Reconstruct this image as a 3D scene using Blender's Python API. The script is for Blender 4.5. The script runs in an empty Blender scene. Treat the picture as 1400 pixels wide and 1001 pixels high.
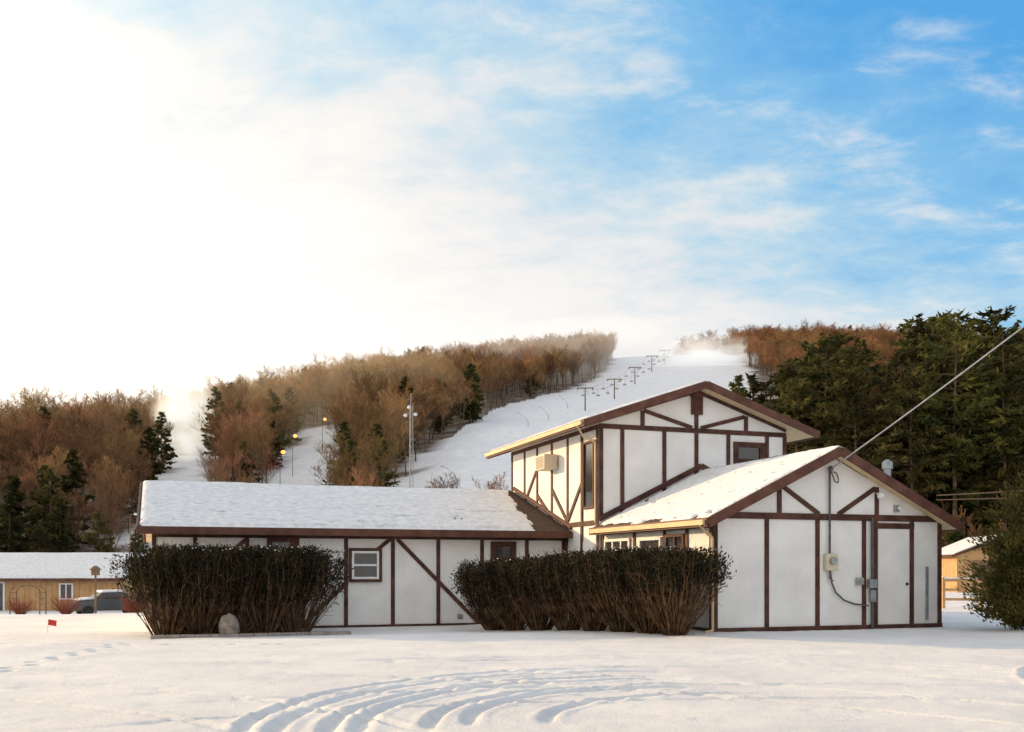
import bpy, math, random
import numpy as np
from mathutils import Vector, Matrix
random.seed(7); rng=np.random.default_rng(7)
scene=bpy.context.scene
scene.view_settings.view_transform='Standard'
try: scene.view_settings.look='None'
except Exception: pass
scene.view_settings.exposure=0
TH=math.radians(19.3)
U=np.array([math.cos(TH),math.sin(TH)]); V=np.array([-math.sin(TH),math.cos(TH)])
A=np.array([4.88,24.3])
def W(u,v): p=A+U*u+V*v; return float(p[0]),float(p[1])
SUN_AZ=math.radians(64); SUN_EL=math.radians(12)   # azimuth to the left of +Y
SD=Vector((-math.sin(SUN_AZ)*math.cos(SUN_EL), math.cos(SUN_AZ)*math.cos(SUN_EL), math.sin(SUN_EL)))

# ------------------------------------------------------------ noise / terrain
def _h(i,j,s): 
    n=np.sin(i*127.1+j*311.7+s*74.7)*43758.5453
    return n-np.floor(n)
def vn(x,y,s=0):
    x=np.asarray(x,float); y=np.asarray(y,float)
    xi=np.floor(x); yi=np.floor(y); fx=x-xi; fy=y-yi
    fx=fx*fx*(3-2*fx); fy=fy*fy*(3-2*fy)
    a=_h(xi,yi,s); b=_h(xi+1,yi,s); c=_h(xi,yi+1,s); d=_h(xi+1,yi+1,s)
    return (a*(1-fx)+b*fx)*(1-fy)+(c*(1-fx)+d*fx)*fy
def fbm(x,y,s=0,o=4):
    r=0;am=.5
    for k in range(o):
        r=r+am*vn(np.asarray(x)*2**k,np.asarray(y)*2**k,s+k*13); am*=.5
    return r
def ss(a,b,x):
    t=np.clip((np.asarray(x,float)-a)/(b-a),0,1); return t*t*(3-2*t)
RX=[-1500,-900,-700,-450,-286,-205,-150,-108,-75,-40,61,164,300,600,1500]
RZ=[5,10,18,38,58,67,80,94,103,110,119,122,116,90,60]
def H(x,y):
    x=np.asarray(x,float); y=np.asarray(y,float)
    u=U[0]*x+U[1]*y-(A@U); v=V[0]*x+V[1]*y-(A@V)
    z=-.25*ss(0,7,v)*ss(-1,4,-u)
    z=z-1.35*ss(34,70,y)*ss(5,22,-x)
    s=(y-108)/452.
    ramp=np.where(s<.04,np.where(s<-.04,0,(s+.04)**2/.16),s)
    ramp=np.minimum(ramp,1-ss(1.0,2.6,s)*.8)
    ramp=np.minimum(ramp,1.0)
    r=np.interp(x,RX,RZ)
    z=z+r*ramp+ (fbm(x/45,y/45,3)-.45)*9*np.clip(ramp*4,0,1)*np.clip(1.3-ramp,0.2,1)
    return z
def inpoly(x,y,poly):
    x=np.asarray(x);y=np.asarray(y); r=np.zeros(x.shape,bool); n=len(poly)
    for i in range(n):
        x0,y0=poly[i];x1,y1=poly[(i+1)%n]
        c=((y0>y)!=(y1>y))&(x<(x1-x0)*(y-y0)/((y1-y0) if y1!=y0 else 1e-9)+x0)
        r^=c
    return r
RUNS=[[(-16,118),(-21,172),(-19,235),(-2,330),(35,418),(52,512),(62,640),(92,640),(97,575),(122,562),(118,520),(104,440),(92,340),(80,250),(60,172),(40,118)],
      [(-31,112),(-43,172),(-50,215),(-57,255),(-62,295),(-52,295),(-43,250),(-32,186),(-19,112)],
      [(-45,112),(-64,180),(-82,240),(-98,290),(-86,290),(-70,240),(-53,180),(-33,112)]]
def isrun(x,y):
    w=(fbm(np.asarray(x)/14,np.asarray(y)/14,9)-.47)*6
    r=np.zeros(np.asarray(x).shape,bool)
    for p in RUNS: r|=inpoly(np.asarray(x)+w,np.asarray(y),p)
    return r

# ------------------------------------------------------------ materials
def nd(nt,t,**k):
    n=nt.nodes.new(t)
    for a,b in k.items(): setattr(n,a,b)
    return n
def mat(name,c1,c2=None,scale=5,rough=.8,bump=0,bscale=None,transl=0,metal=0,rnd=0,spec=.3,detail=4,stretch=None,contrast=(.35,.65),hue=.015):
    m=bpy.data.materials.new(name); m.use_nodes=True; nt=m.node_tree; L=nt.links
    b=nt.nodes['Principled BSDF']; b.inputs['Roughness'].default_value=rough; b.inputs['Metallic'].default_value=metal
    b.inputs['Specular IOR Level'].default_value=spec
    tc=nd(nt,'ShaderNodeTexCoord'); mp=nd(nt,'ShaderNodeMapping'); L.new(tc.outputs['Object'],mp.inputs[0])
    if stretch: mp.inputs['Scale'].default_value=stretch
    c2=c2 or c1
    ns=nd(nt,'ShaderNodeTexNoise'); ns.inputs['Scale'].default_value=scale; ns.inputs['Detail'].default_value=detail
    L.new(mp.outputs[0],ns.inputs['Vector'])
    cr=nd(nt,'ShaderNodeValToRGB'); cr.color_ramp.elements[0].position=contrast[0]; cr.color_ramp.elements[1].position=contrast[1]
    cr.color_ramp.elements[0].color=(*c1,1); cr.color_ramp.elements[1].color=(*c2,1)
    L.new(ns.outputs['Fac'],cr.inputs[0]); col=cr.outputs[0]
    if rnd:
        oi=nd(nt,'ShaderNodeObjectInfo'); hs=nd(nt,'ShaderNodeHueSaturation')
        mr=nd(nt,'ShaderNodeMapRange'); mr.inputs[3].default_value=1-rnd; mr.inputs[4].default_value=1+rnd
        mh=nd(nt,'ShaderNodeMapRange'); mh.inputs[3].default_value=.5-hue; mh.inputs[4].default_value=.5+hue
        fr7=nd(nt,'ShaderNodeMath',operation='MULTIPLY'); fr7.inputs[1].default_value=7.31; fr8=nd(nt,'ShaderNodeMath',operation='FRACT')
        L.new(oi.outputs['Random'],fr7.inputs[0]); L.new(fr7.outputs[0],fr8.inputs[0])
        L.new(oi.outputs['Random'],mr.inputs[0]); L.new(mr.outputs[0],hs.inputs['Value'])
        L.new(fr8.outputs[0],mh.inputs[0]); L.new(mh.outputs[0],hs.inputs['Hue'])
        L.new(col,hs.inputs['Color']); col=hs.outputs[0]
    L.new(col,b.inputs['Base Color'])
    if bump:
        n2=nd(nt,'ShaderNodeTexNoise'); n2.inputs['Scale'].default_value=bscale or scale*4; n2.inputs['Detail'].default_value=6
        L.new(mp.outputs[0],n2.inputs['Vector'])
        bp=nd(nt,'ShaderNodeBump'); bp.inputs['Strength'].default_value=bump; bp.inputs['Distance'].default_value=.03
        L.new(n2.outputs['Fac'],bp.inputs['Height']); L.new(bp.outputs[0],b.inputs['Normal'])
    if transl:
        tr=nd(nt,'ShaderNodeBsdfTranslucent'); L.new(col,tr.inputs[0]); mx=nd(nt,'ShaderNodeMixShader'); mx.inputs[0].default_value=transl
        out=nt.nodes['Material Output']; L.new(b.outputs[0],mx.inputs[1]); L.new(tr.outputs[0],mx.inputs[2]); L.new(mx.outputs[0],out.inputs[0])
    return m
M_stucco=mat('stucco_white',(.73,.72,.70),(.84,.83,.81),1.1,.9,.4,28,detail=8)
M_timber=mat('timber_brown',(.045,.018,.012),(.11,.045,.03),3,.7,.3,25,detail=8)
M_fascia=mat('fascia_brown',(.085,.032,.02),(.14,.058,.036),3,.55,.2,25,detail=8)
M_shingle=mat('shingle',(.05,.03,.022),(.11,.07,.05),14,.9,.6,40)
M_soffit=mat('soffit_cream',(.62,.46,.27),(.7,.54,.33),3,.7)
M_roofsnow=mat('roof_snow',(.68,.69,.70),(.84,.84,.84),5,.7,.5,11)
M_frame=mat('frame_white',(.75,.75,.75),(.8,.8,.8),3,.5)
M_glass=mat('glass_dark',(.02,.022,.025),(.05,.05,.055),2,.08,spec=.8)
M_metal=mat('metal_grey',(.3,.31,.32),(.42,.43,.44),6,.45,metal=.5)
M_metald=mat('metal_dark',(.08,.075,.07),(.13,.12,.12),6,.5,metal=.4)
M_ac=mat('ac_beige',(.6,.52,.38),(.66,.58,.44),6,.5)
M_black=mat('black_rubber',(.015,.015,.015),(.03,.03,.03),6,.6)
M_bark=mat('bark',(.09,.06,.04),(.20,.14,.095),2,.95,rnd=.35,spec=.1)
M_twig=mat('twig_brown',(.17,.093,.045),(.37,.205,.095),.6,.95,rnd=.5,transl=.25,spec=.1,hue=.018)
M_twigred=mat('twig_red',(.30,.08,.05),(.40,.14,.09),.6,.95,transl=.25)
M_pine=mat('pine_needles',(.018,.026,.009),(.125,.115,.028),.55,.8,rnd=.5,transl=.3,detail=6,spec=.15,hue=.03)
M_yew=mat('yew_leaves',(.008,.010,.005),(.036,.034,.014),2.5,.8,transl=.2,detail=6,spec=.12)
M_stem=mat('bush_stems',(.05,.03,.018),(.21,.125,.07),5,.9,spec=.1)
M_jun=mat('juniper_leaves',(.03,.036,.01),(.17,.14,.035),2.5,.8,transl=.3,detail=6,spec=.15)
M_sid=mat('siding_tan',(.46,.27,.12),(.54,.34,.17),2,.8)
M_red=mat('red_paint',(.5,.03,.02),(.55,.04,.03),3,.5)
M_stone=mat('stone',(.16,.13,.1),(.32,.27,.22),6,.9,.6,20)
M_wood=mat('weathered_wood',(.16,.1,.06),(.26,.17,.1),4,.85,.3,20)
M_conc=mat('concrete',(.22,.19,.17),(.34,.30,.27),5,.9,.3,20)

mg=bpy.data.materials.new('snow_ground'); mg.use_nodes=True; nt=mg.node_tree; L=nt.links; b=nt.nodes['Principled BSDF']
b.inputs['Roughness'].default_value=.62; b.inputs['Specular IOR Level'].default_value=.25
geo=nd(nt,'ShaderNodeNewGeometry'); at=nd(nt,'ShaderNodeAttribute',attribute_name='forest')
n1=nd(nt,'ShaderNodeTexNoise'); n1.inputs['Scale'].default_value=.5; n1.inputs['Detail'].default_value=9; n1.inputs['Roughness'].default_value=.65
L.new(geo.outputs['Position'],n1.inputs['Vector'])
c1=nd(nt,'ShaderNodeValToRGB'); c1.color_ramp.elements[0].color=(.78,.78,.785,1); c1.color_ramp.elements[1].color=(.92,.91,.89,1)
c1.color_ramp.elements[0].position=.35; c1.color_ramp.elements[1].position=.62; L.new(n1.outputs[0],c1.inputs[0])
n2=nd(nt,'ShaderNodeTexNoise'); n2.inputs['Scale'].default_value=.25; n2.inputs['Detail'].default_value=8
L.new(geo.outputs['Position'],n2.inputs['Vector'])
c2=nd(nt,'ShaderNodeValToRGB'); c2.color_ramp.elements[0].color=(.11,.07,.04,1); c2.color_ramp.elements[1].color=(.38,.31,.25,1)
c2.color_ramp.elements[0].position=.42; c2.color_ramp.elements[1].position=.7; L.new(n2.outputs[0],c2.inputs[0])
mx=nd(nt,'ShaderNodeMix',data_type='RGBA'); L.new(at.outputs['Fac'],mx.inputs[0]); L.new(c1.outputs[0],mx.inputs[6]); L.new(c2.outputs[0],mx.inputs[7])
L.new(mx.outputs[2],b.inputs['Base Color'])
n3=nd(nt,'ShaderNodeTexNoise'); n3.inputs['Scale'].default_value=18; n3.inputs['Detail'].default_value=9; n3.inputs['Roughness'].default_value=.75
L.new(geo.outputs['Position'],n3.inputs['Vector'])
bp=nd(nt,'ShaderNodeBump'); bp.inputs['Strength'].default_value=.85; bp.inputs['Distance'].default_value=.045
L.new(n3.outputs[0],bp.inputs['Height']); L.new(bp.outputs[0],b.inputs['Normal'])
M_ground=mg

# ------------------------------------------------------------ mesh helpers
def link(o,parent=None):
    scene.collection.objects.link(o)
    if parent: o.parent=parent
    return o
def empty(name,loc=(0,0,0),rz=0):
    o=bpy.data.objects.new(name,None); o.location=loc; o.rotation_euler=(0,0,rz); return link(o)
def npmesh(name,verts,faces,nper,mats,parent=None,midx=None,smooth=False):
    me=bpy.data.meshes.new(name); verts=np.asarray(verts,dtype=np.float32); faces=np.asarray(faces,dtype=np.int32)
    me.vertices.add(len(verts)); me.vertices.foreach_set('co',verts.ravel())
    nf=len(faces); me.loops.add(nf*nper); me.loops.foreach_set('vertex_index',faces.ravel())
    me.polygons.add(nf); me.polygons.foreach_set('loop_start',np.arange(nf,dtype=np.int32)*nper)
    try: me.polygons.foreach_set('loop_total',np.full(nf,nper,dtype=np.int32))
    except Exception: pass
    for m in (mats if isinstance(mats,list) else [mats]): me.materials.append(m)
    if midx is not None: me.polygons.foreach_set('material_index',np.asarray(midx,dtype=np.int32))
    if smooth: me.polygons.foreach_set('use_smooth',np.ones(nf,dtype=bool))
    me.update(calc_edges=True); me.validate()
    return link(bpy.data.objects.new(name,me),parent)
class MB:
    def __init__(s): s.v=[];s.f=[];s.k=0
    def poly(s,pts,faces):
        n=len(s.v); s.v+= [tuple(p) for p in pts]; s.f+=[tuple(n+i for i in f) for f in faces]
    def box(s,x0,x1,y0,y1,z0,z1):
        s.poly([(x0,y0,z0),(x1,y0,z0),(x1,y1,z0),(x0,y1,z0),(x0,y0,z1),(x1,y0,z1),(x1,y1,z1),(x0,y1,z1)],
               [(0,3,2,1),(4,5,6,7),(0,1,5,4),(1,2,6,5),(2,3,7,6),(3,0,4,7)])
    def beam(s,p,q,w,d,nrm):
        p=Vector(p);q=Vector(q);n=Vector(nrm).normalized();a=(q-p).normalized();c=a.cross(n).normalized()
        s.k+=1; d=d+.0012*(s.k%12)
        pts=[]
        for e in (p,q):
            for i,j in ((-1,0),(1,0),(1,1),(-1,1)): pts.append(e+c*(w/2*i)+n*(d*j))
        s.poly(pts,[(0,1,2,3),(7,6,5,4),(0,4,5,1),(1,5,6,2),(2,6,7,3),(3,7,4,0)])
    def cyl(s,p,q,r,r2=None,n=8):
        p=Vector(p);q=Vector(q);r2=r if r2 is None else r2
        a=(q-p).normalized(); c=a.cross(Vector((.3,.2,1)) if abs(a.z)<.9 else Vector((1,0,0))).normalized(); d=a.cross(c)
        pts=[]
        for e,rr in ((p,r),(q,r2)):
            for i in range(n):
                t=2*math.pi*i/n; pts.append(e+c*(rr*math.cos(t))+d*(rr*math.sin(t)))
        s.poly(pts,[tuple(range(n))[::-1],tuple(range(n,2*n))]+[(i,(i+1)%n,n+(i+1)%n,n+i) for i in range(n)])
    def path(s,pts,r,n=6):
        for a,b in zip(pts[:-1],pts[1:]): s.cyl(a,b,r,n=n)
    def ball(s,c,r,nu=10,nv=6,sq=(1,1,1)):
        pts=[];c=Vector(c)
        for j in range(nv+1):
            ph=math.pi*j/nv
            for i in range(nu):
                t=2*math.pi*i/nu
                pts.append(c+Vector((r*sq[0]*math.sin(ph)*math.cos(t),r*sq[1]*math.sin(ph)*math.sin(t),r*sq[2]*math.cos(ph))))
        s.poly(pts,[(j*nu+i,(j+1)*nu+i,(j+1)*nu+(i+1)%nu,j*nu+(i+1)%nu) for j in range(nv) for i in range(nu)])
    def extr(s,prof,a0,a1,axis):
        n=len(prof)
        if axis=='v': pts=[(p[0],a0,p[1]) for p in prof]+[(p[0],a1,p[1]) for p in prof]
        else: pts=[(a0,p[0],p[1]) for p in prof]+[(a1,p[0],p[1]) for p in prof]
        s.poly(pts,[tuple(range(n)),tuple(range(n,2*n))[::-1]]+[(i,n+i,n+(i+1)%n,(i+1)%n) for i in range(n)])
    def obj(s,name,m,parent=None,smooth=False,bevel=0):
        me=bpy.data.meshes.new(name); me.from_pydata(s.v,[],s.f); me.materials.append(m)
        import bmesh
        bm=bmesh.new(); bm.from_mesh(me); bmesh.ops.recalc_face_normals(bm,faces=bm.faces); bm.to_mesh(me); bm.free()
        if smooth:
            for p in me.polygons: p.use_smooth=True
        o=link(bpy.data.objects.new(name,me),parent)
        if bevel:
            md=o.modifiers.new('b','BEVEL'); md.width=bevel; md.segments=2
        return o

# ------------------------------------------------------------ ground
def seg(a,b,st): return np.arange(a,b,st)
xs=np.concatenate([[-3000,-2000,-1400,-1000,-800,-650,-520,-430,-380],seg(-330,-15,4.5),seg(-15,17,.06),seg(17,330,4.5),[340,400,500,700,1000,1500,2200,3000]])
ys=np.concatenate([[-1500,-600,-250,-100,-50,-25,-12,-5,0,4],seg(7,27,.06),seg(27,40,.5),seg(40,108,3),seg(108,620,4.5),[640,680,740,820,950,1200,1600,2200,3200]])
X,Y=np.meshgrid(xs,ys); Z=H(X,Y)
near=((X>-15.5)&(X<17.5)&(Y>6)&(Y<30)).astype(float)
sm=ss(0,4,X+15)*ss(0,3,17-X)*ss(0,3,28-Y)
det=(fbm(X*.4,Y*.4,5)-.47)*.05+(fbm(X*2.2,Y*2.2,6)-.47)*.026+(fbm(X*6,Y*6,8,2)-.4)*.016
def rut(d,w=.10,dep=.055): return -dep*np.exp(-(d/w)**4)+dep*.45*np.exp(-((np.abs(d)-w*1.7)/(w*.6))**2)
def arc(cx,cy,r,a0,a1,dep=.055):
    dx=X-cx;dy=Y-cy; rr=np.hypot(dx,dy); an=np.degrees(np.arctan2(dy,dx))%360
    m=ss(a0,a0+12,an)*ss(0,12,a1-an)
    wob=(fbm(X*.8,Y*.8,21)-.47)*.12
    tread=.85+.2*np.sin(an*r*1.1)
    return rut(rr-r+wob,.075,dep)*m*tread
tr=0
for (cx,cy,r,a0,a1,dp) in [(2.6,10.6,5.3,85,205,.05),(2.6,10.4,4.95,90,205,.045),(2.5,10.3,4.35,92,200,.055),(2.4,10.3,3.95,88,195,.05),
    (2.5,10.2,3.35,85,190,.06),(2.4,10.4,2.85,88,190,.045),(2.7,10.3,2.35,70,185,.045),(1.5,8.5,7.6,40,100,.035),(1.3,8.1,9.2,35,110,.035),
    (1.3,8.2,9.6,35,120,.03),(12.5,12.5,5.4,120,230,.05),(12.5,12.7,4.0,110,240,.05),(12.7,12.6,4.6,120,235,.04),(-6,0,15,30,88,.035),(-6,0,16.5,25,95,.03),
    (4,-4,16.2,50,125,.03),(4,-4,17.6,55,120,.03),(-2,-3,23.5,55,88,.035),(-2,-3,22.1,50,88,.035),(-9,4,8.5,10,100,.03),(-9,4,10,5,100,.03)]:
    tr=tr+arc(cx,cy,r,a0,a1,dp)
chop=1+.9*(fbm(X*4,Y*4,31)-.45)
Zd=(det+tr*chop)*sm*near
def steps(px,py,dx,dy,n,sx=.08,dp=.05):
    global Zd
    for k in range(n):
        px+=dx*(1+.3*random.random()); py+=dy*(1+.2*random.random())
        ox=.11*(1 if k%2 else -1)
        Zd=Zd-dp*np.exp(-(((X-px-ox)/sx)**2+((Y-py)/(sx*1.5))**2)**2)*near
steps(-7.6,10,-.02,.42,30); steps(-12,21,.5,-.03,14); steps(9,11,.15,.45,22,.06,.035)
rs=rng.uniform(size=(110,3))
for q in rs:
    cx=-14+28*q[0]; cy=8+17*q[1]; s_=.05+.08*q[2]
    Zd=Zd-.022*np.exp(-((X-cx)**2+(Y-cy)**2)/(s_*s_))*near
Z=Z+Zd
Z=Z+ .12*np.exp(-((X-13.5)**2/6+(Y-23.2)**2/2))*near
nx,ny=len(xs),len(ys)
idx=np.arange(nx*ny).reshape(ny,nx)
F=np.stack([idx[:-1,:-1],idx[:-1,1:],idx[1:,1:],idx[1:,:-1]],-1).reshape(-1,4)
ground=npmesh('snowy_ground',np.stack([X,Y,Z],-1).reshape(-1,3),F,4,M_ground,smooth=True)
fo=((Y>116)&(~isrun(X,Y))).astype(np.float32)*ss(112,125,Y)
fo=np.maximum(fo, ((X>14)&(Y>75)&(X>.24*Y)).astype(np.float32)*.9)
a=ground.data.attributes.new('forest','FLOAT','POINT'); a.data.foreach_set('value',fo.astype(np.float32).ravel())
def G(x,y): return float(H(x,y))

# ------------------------------------------------------------ LODGE
lodge=empty('half_timbered_lodge',(A[0],A[1],0),TH)
w=MB()
w.extr([(0,-.4),(6.9,-.4),(6.9,2.85),(3.4,4.42),(0,2.85)],0,6.6,'v')
w.extr([(-.1,-.4),(6.55,-.4),(6.55,6.0),(3.25,7.1),(-.1,6.0)],6.5,14.5,'v')
w.extr([(9.1,-.7),(19.3,-.7),(19.3,2.7),(14.2,4.2),(9.1,2.7)],-12.9,.3,'u')
w.obj('stucco_walls',M_stucco,lodge)
def roof(name,eL,rg,eR,a0,a1,axis,th=.14):
    s=MB(); s.extr([eL,rg,eR,(eR[0],eR[1]-th),(rg[0],rg[1]-th),(eL[0],eL[1]-th)],a0,a1,axis); s.obj(name+'_shingles',M_shingle,lodge)
    s=MB(); k=.06; g=th+.004
    s.extr([(eL[0]+k,eL[1]-g+k*.3),(rg[0],rg[1]-g),(eR[0]-k,eR[1]-g+k*.3),(eR[0]-k,eR[1]-g-.03+k*.3),(rg[0],rg[1]-g-.03),(eL[0]+k,eL[1]-g-.03+k*.3)],a0+.05,a1-.05,axis)
    s.obj(name+'_soffit',M_soffit,lodge)
RW=((-.38,2.74),(3.42,4.60),(7.22,2.74)); RB=((-.80,5.96),(3.3,7.34),(7.40,5.96)); RL=((8.55,2.72),(14.2,4.40),(19.9,2.70))
roof('right_wing_roof',*RW,-.38,6.55,'v')
roof('upper_roof',*RB,5.95,15.4,'v')
roof('left_wing_roof',*RL,-13.25,-.103,'u')
fa=MB()
def rake(e,av,nrm=-1,wd=.24):
    for (p,q) in ((e[0],e[1]),(e[1],e[2])):
        fa.beam((p[0],av,p[1]-.1),(q[0],av,q[1]-.1),wd,.05,(0,nrm,0))
rake(RW,-.38); rake(RB,5.95); rake(RB,15.4,1)
def eave(u,z,v0,v1,s): fa.box(min(u,u+s*.05),max(u,u+s*.05),v0,v1,z-.19,z+.03)
eave(-.38,2.74,-.43,6.5,-1); eave(7.22,2.74,-.43,6.5,1); eave(-.80,5.96,5.9,15.45,-1); eave(7.4,5.96,5.9,15.45,1)
fa.box(-13.3,-.12,8.50,8.55,2.52,2.74)
fa.beam((-13.25,8.5,2.62),(-13.25,14.2,4.31),.24,.05,(-1,0,0)); fa.beam((-13.25,14.2,4.31),(-13.25,19.9,2.6),.24,.05,(-1,0,0))
fa.obj('fascia_boards',M_fascia,lodge,bevel=.006)
gt=MB()
gt.box(-.50,-.432,-.36,6.3,2.60,2.72); gt.box(-.92,-.852,6.0,15.3,5.82,5.94)
gt.path([(-.47,-.2,2.6),(-.3,-.12,2.45),(-.08,-.1,2.3),(-.07,-.1,.05),(-.3,-.12,.02)],.035)
gt.path([(-.89,6.3,5.8),(-.6,6.55,5.55),(-.16,6.62,5.4),(-.16,6.62,2.95)],.035)
gt.obj('gutters',M_soffit,lodge)
def roofsnow(name,P0,al,up,n,m,th,bare=None,seed=1):
    P0=np.array(P0,float);al=np.array(al,float);up=np.array(up,float)
    S,T=np.meshgrid(np.linspace(0,1,n),np.linspace(0,1,m))
    la=np.linalg.norm(al); lu=np.linalg.norm(up)
    ds=np.minimum(S,1-S)*la; dt=T*lu
    e=np.clip(np.minimum(ds,dt)/.12,0,1)**.5
    t=th*(.75+.6*(fbm(S*la*.9,T*lu*.9,seed)-.45)+.45*(fbm(S*la*5,T*lu*5,seed+2)-.45))*e
    t=t-.006*(np.sin(T*lu/.28*6.283)>.8)*e*(fbm(S*la*1.2,T*lu*4,seed+9)>.45)
    if bare is not None:
        t=t-bare(S*la,T*lu,la,lu)
    nr=np.cross(al,up); nr/=np.linalg.norm(nr); 
    if nr[2]<0: nr=-nr
    wob=(fbm(S*la*1.7,S*0+seed,seed+5)-.45)*.10*(T==0)
    P=P0+S[...,None]*al+T[...,None]*up+ t[...,None]*nr + (wob[...,None]*up/lu)
    P=P.reshape(-1,3); I=np.arange(n*m).reshape(m,n)
    F=np.stack([I[:-1,:-1],I[:-1,1:],I[1:,1:],I[1:,:-1]],-1).reshape(-1,4)
    return npmesh(name,P,F,4,M_roofsnow,lodge,smooth=True)
def bareL(s,t,la,lu):
    d=la-s; edge=.35+.95*(1-t/lu)+.5*(fbm(s*3,t*3,44)-.45)
    a=np.clip((edge-d)/.08,0,1)*.2
    b=np.clip((fbm(s*2.2,t*6,51)-.66)/.03,0,1)*.14*(t<3)
    c=np.clip((fbm(s*4,t*2+3,61)*.9-.62+.5*(t<.25))/.05,0,1)*.09*(t<.3)
    r=np.exp(-(((s-9.6)/.35)**2+((t-1.6)/.22)**2))*.16*(fbm(s*9,t*9,91)>.4)
    return np.maximum(np.maximum(np.maximum(a,b),c*.6),r)
roofsnow('left_wing_snow',(-13.22,8.52,2.735),(13.1,0,0),(0,5.68,1.69),300,150,.08,bareL,3)
roofsnow('left_wing_snow_back',(-13.22,19.9,2.71),(13.1,0,0),(0,-5.7,1.70),60,30,.1,None,4)
def bareR(s,t,la,lu):
    b=np.clip((fbm(s*2.2,t*5,71)-.68)/.03,0,1)*.12
    c=np.clip((.28+.25*(fbm(s*3,t*0,81)-.4)-t)/.05,0,1)*.07*(fbm(s*1.3,0*t,82)>.42)
    d=la-s; e=np.clip((.22+.3*(fbm(s*3,t*3,44)-.45)-d)/.06,0,1)*.2
    return np.maximum(np.maximum(b,c),e)
roofsnow('right_wing_snow',(-.36,-.38,2.75),(0,6.85,0),(3.78,0,1.85),150,120,.07,bareR,5)
roofsnow('right_wing_snow_right',(7.2,-.38,2.75),(0,6.85,0),(-3.78,0,1.85),60,40,.09,None,6)
roofsnow('upper_roof_snow',(-.78,5.97,5.97),(0,9.4,0),(4.08,0,1.375),100,60,.09,None,7)
roofsnow('upper_roof_snow_right',(7.38,5.97,5.97),(0,9.4,0),(-4.08,0,1.375),60,40,.09,None,8)
t=MB(); F_=(0,-1,0); S_=(-1,0,0)
def fb(u1,z1,u2,z2,v=0,wd=.14): t.beam((u1,v,z1),(u2,v,z2),wd,.03,F_)
def sb(v1,z1,v2,z2,u=-.1,wd=.13): t.beam((u,v1,z1),(u,v2,z2),wd,.03,S_)
for u in (.06,1.51,3.0,4.42,6.84): fb(u,.0,u,2.82,0,.12)
fb(4.78,0,4.78,2.78,0,.12); fb(5.93,0,5.93,2.78,0,.12); fb(4.7,2.66,6.0,2.66)
fb(-.02,2.86,6.92,2.86,0,.16); fb(-.02,.03,6.92,.03,0,.15)
fb(1.87,2.92,1.87,3.62,0,.12); fb(4.82,2.92,4.82,3.66,0,.12); fb(1.95,3.62,3.05,2.93,0,.12); fb(4.76,3.62,3.62,2.93,0,.12)
fb(.05,2.85,3.42,4.47,0,.12); fb(6.85,2.85,3.42,4.47,0,.12)
v=6.5
for u in (-.03,.68,2.12,3.25,4.4,5.83,6.5): fb(u,3.0,u,5.86,v,.13)
fb(-.1,5.88,6.55,5.88,v,.15)
fb(1.37,5.95,1.37,6.42,v); fb(3.25,5.95,3.25,6.95,v); fb(5.05,5.95,5.05,6.42,v)
fb(1.42,6.42,3.1,5.97,v,.12); fb(5.0,6.40,3.4,5.97,v,.12)
fb(-.1,6.03,3.25,7.12,v,.12); fb(6.55,6.03,3.25,7.12,v,.12)
t.beam((-.1,6.47,3.05),(3.42,6.47,4.78),.16,.03,F_); t.beam((6.9,6.47,3.05),(3.42,6.47,4.78),.16,.03,F_)
for vv in (6.57,7.75,8.95,10.35,11.75,13.05,14.43): sb(vv,2.4,vv,5.9)
sb(6.5,5.86,14.5,5.86); sb(6.5,2.95,9.3,2.95,-.1,.15)
sb(9.0,3.1,10.3,4.2); sb(11.7,4.1,10.4,3.3); sb(11.8,5.0,13.0,3.95); sb(7.8,4.2,8.9,3.1)
t.beam((-.1,8.6,2.86),(-.1,14.2,4.54),.14,.05,S_)
for vv in (6.57,7.8,9.0): sb(vv,0,vv,2.9)
for vv in (.06,1.25,2.45,4.25,6.4): sb(vv,0,vv,2.6,0)
sb(0,2.62,6.5,2.62,0); sb(0,.03,6.5,.03,0)
v=9.1
for u in (-12.84,-11.72,-10.26,-8.8,-7.34,-5.89,-4.44,-3.0,-1.48,-.2): fb(u,-.3,u,2.5,v,.12)
fb(-12.9,2.52,-.1,2.52,v,.14); fb(-12.9,-.24,-.1,-.24,v,.12)
fb(-5.75,2.45,-3.1,-.2,v,.12); fb(-7.3,1.12,-8.7,-.2,v,.12); fb(-5.95,2.47,-6.4,2.1,v,.12)
fb(-10.3,2.4,-11.6,1.2,v,.12)
t.obj('timber_framing',M_timber,lodge,bevel=.005)
gl=MB(); fr=MB(); tf=MB()
def winF(u0,u1,z0,z1,v,hr=True,white=True):
    gl.box(u0,u1,v-.02,v+.05,z0,z1)
    T=fr if white else tf
    for (a,b,c,d) in ((u0,u0+.07,z0,z1),(u1-.07,u1,z0,z1),(u0+.07,u1-.07,z0,z0+.07),(u0+.07,u1-.07,z1-.07,z1)):
        T.box(a,b,v-.07,v+.02,c,d)
    if hr: T.box(u0+.07,u1-.07,v-.06,v,(z0+z1)/2-.03,(z0+z1)/2+.03)
    for (a,b,c,d) in ((u0-.09,u0-.001,z0-.09,z1+.09),(u1+.001,u1+.09,z0-.09,z1+.09),(u0-.001,u1+.001,z0-.09,z0-.001),(u0-.001,u1+.001,z1+.001,z1+.09)):
        tf.box(a,b,v-.085,v+.02,c,d)
winF(-7.17,-6.33,1.22,2.08,9.1); winF(-2.62,-1.95,1.4,2.32,9.1,True,False); winF(-9.6,-8.95,1.6,2.4,9.1,True,False)
winF(4.68,5.62,4.98,5.5,6.5,False,False)
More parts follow.
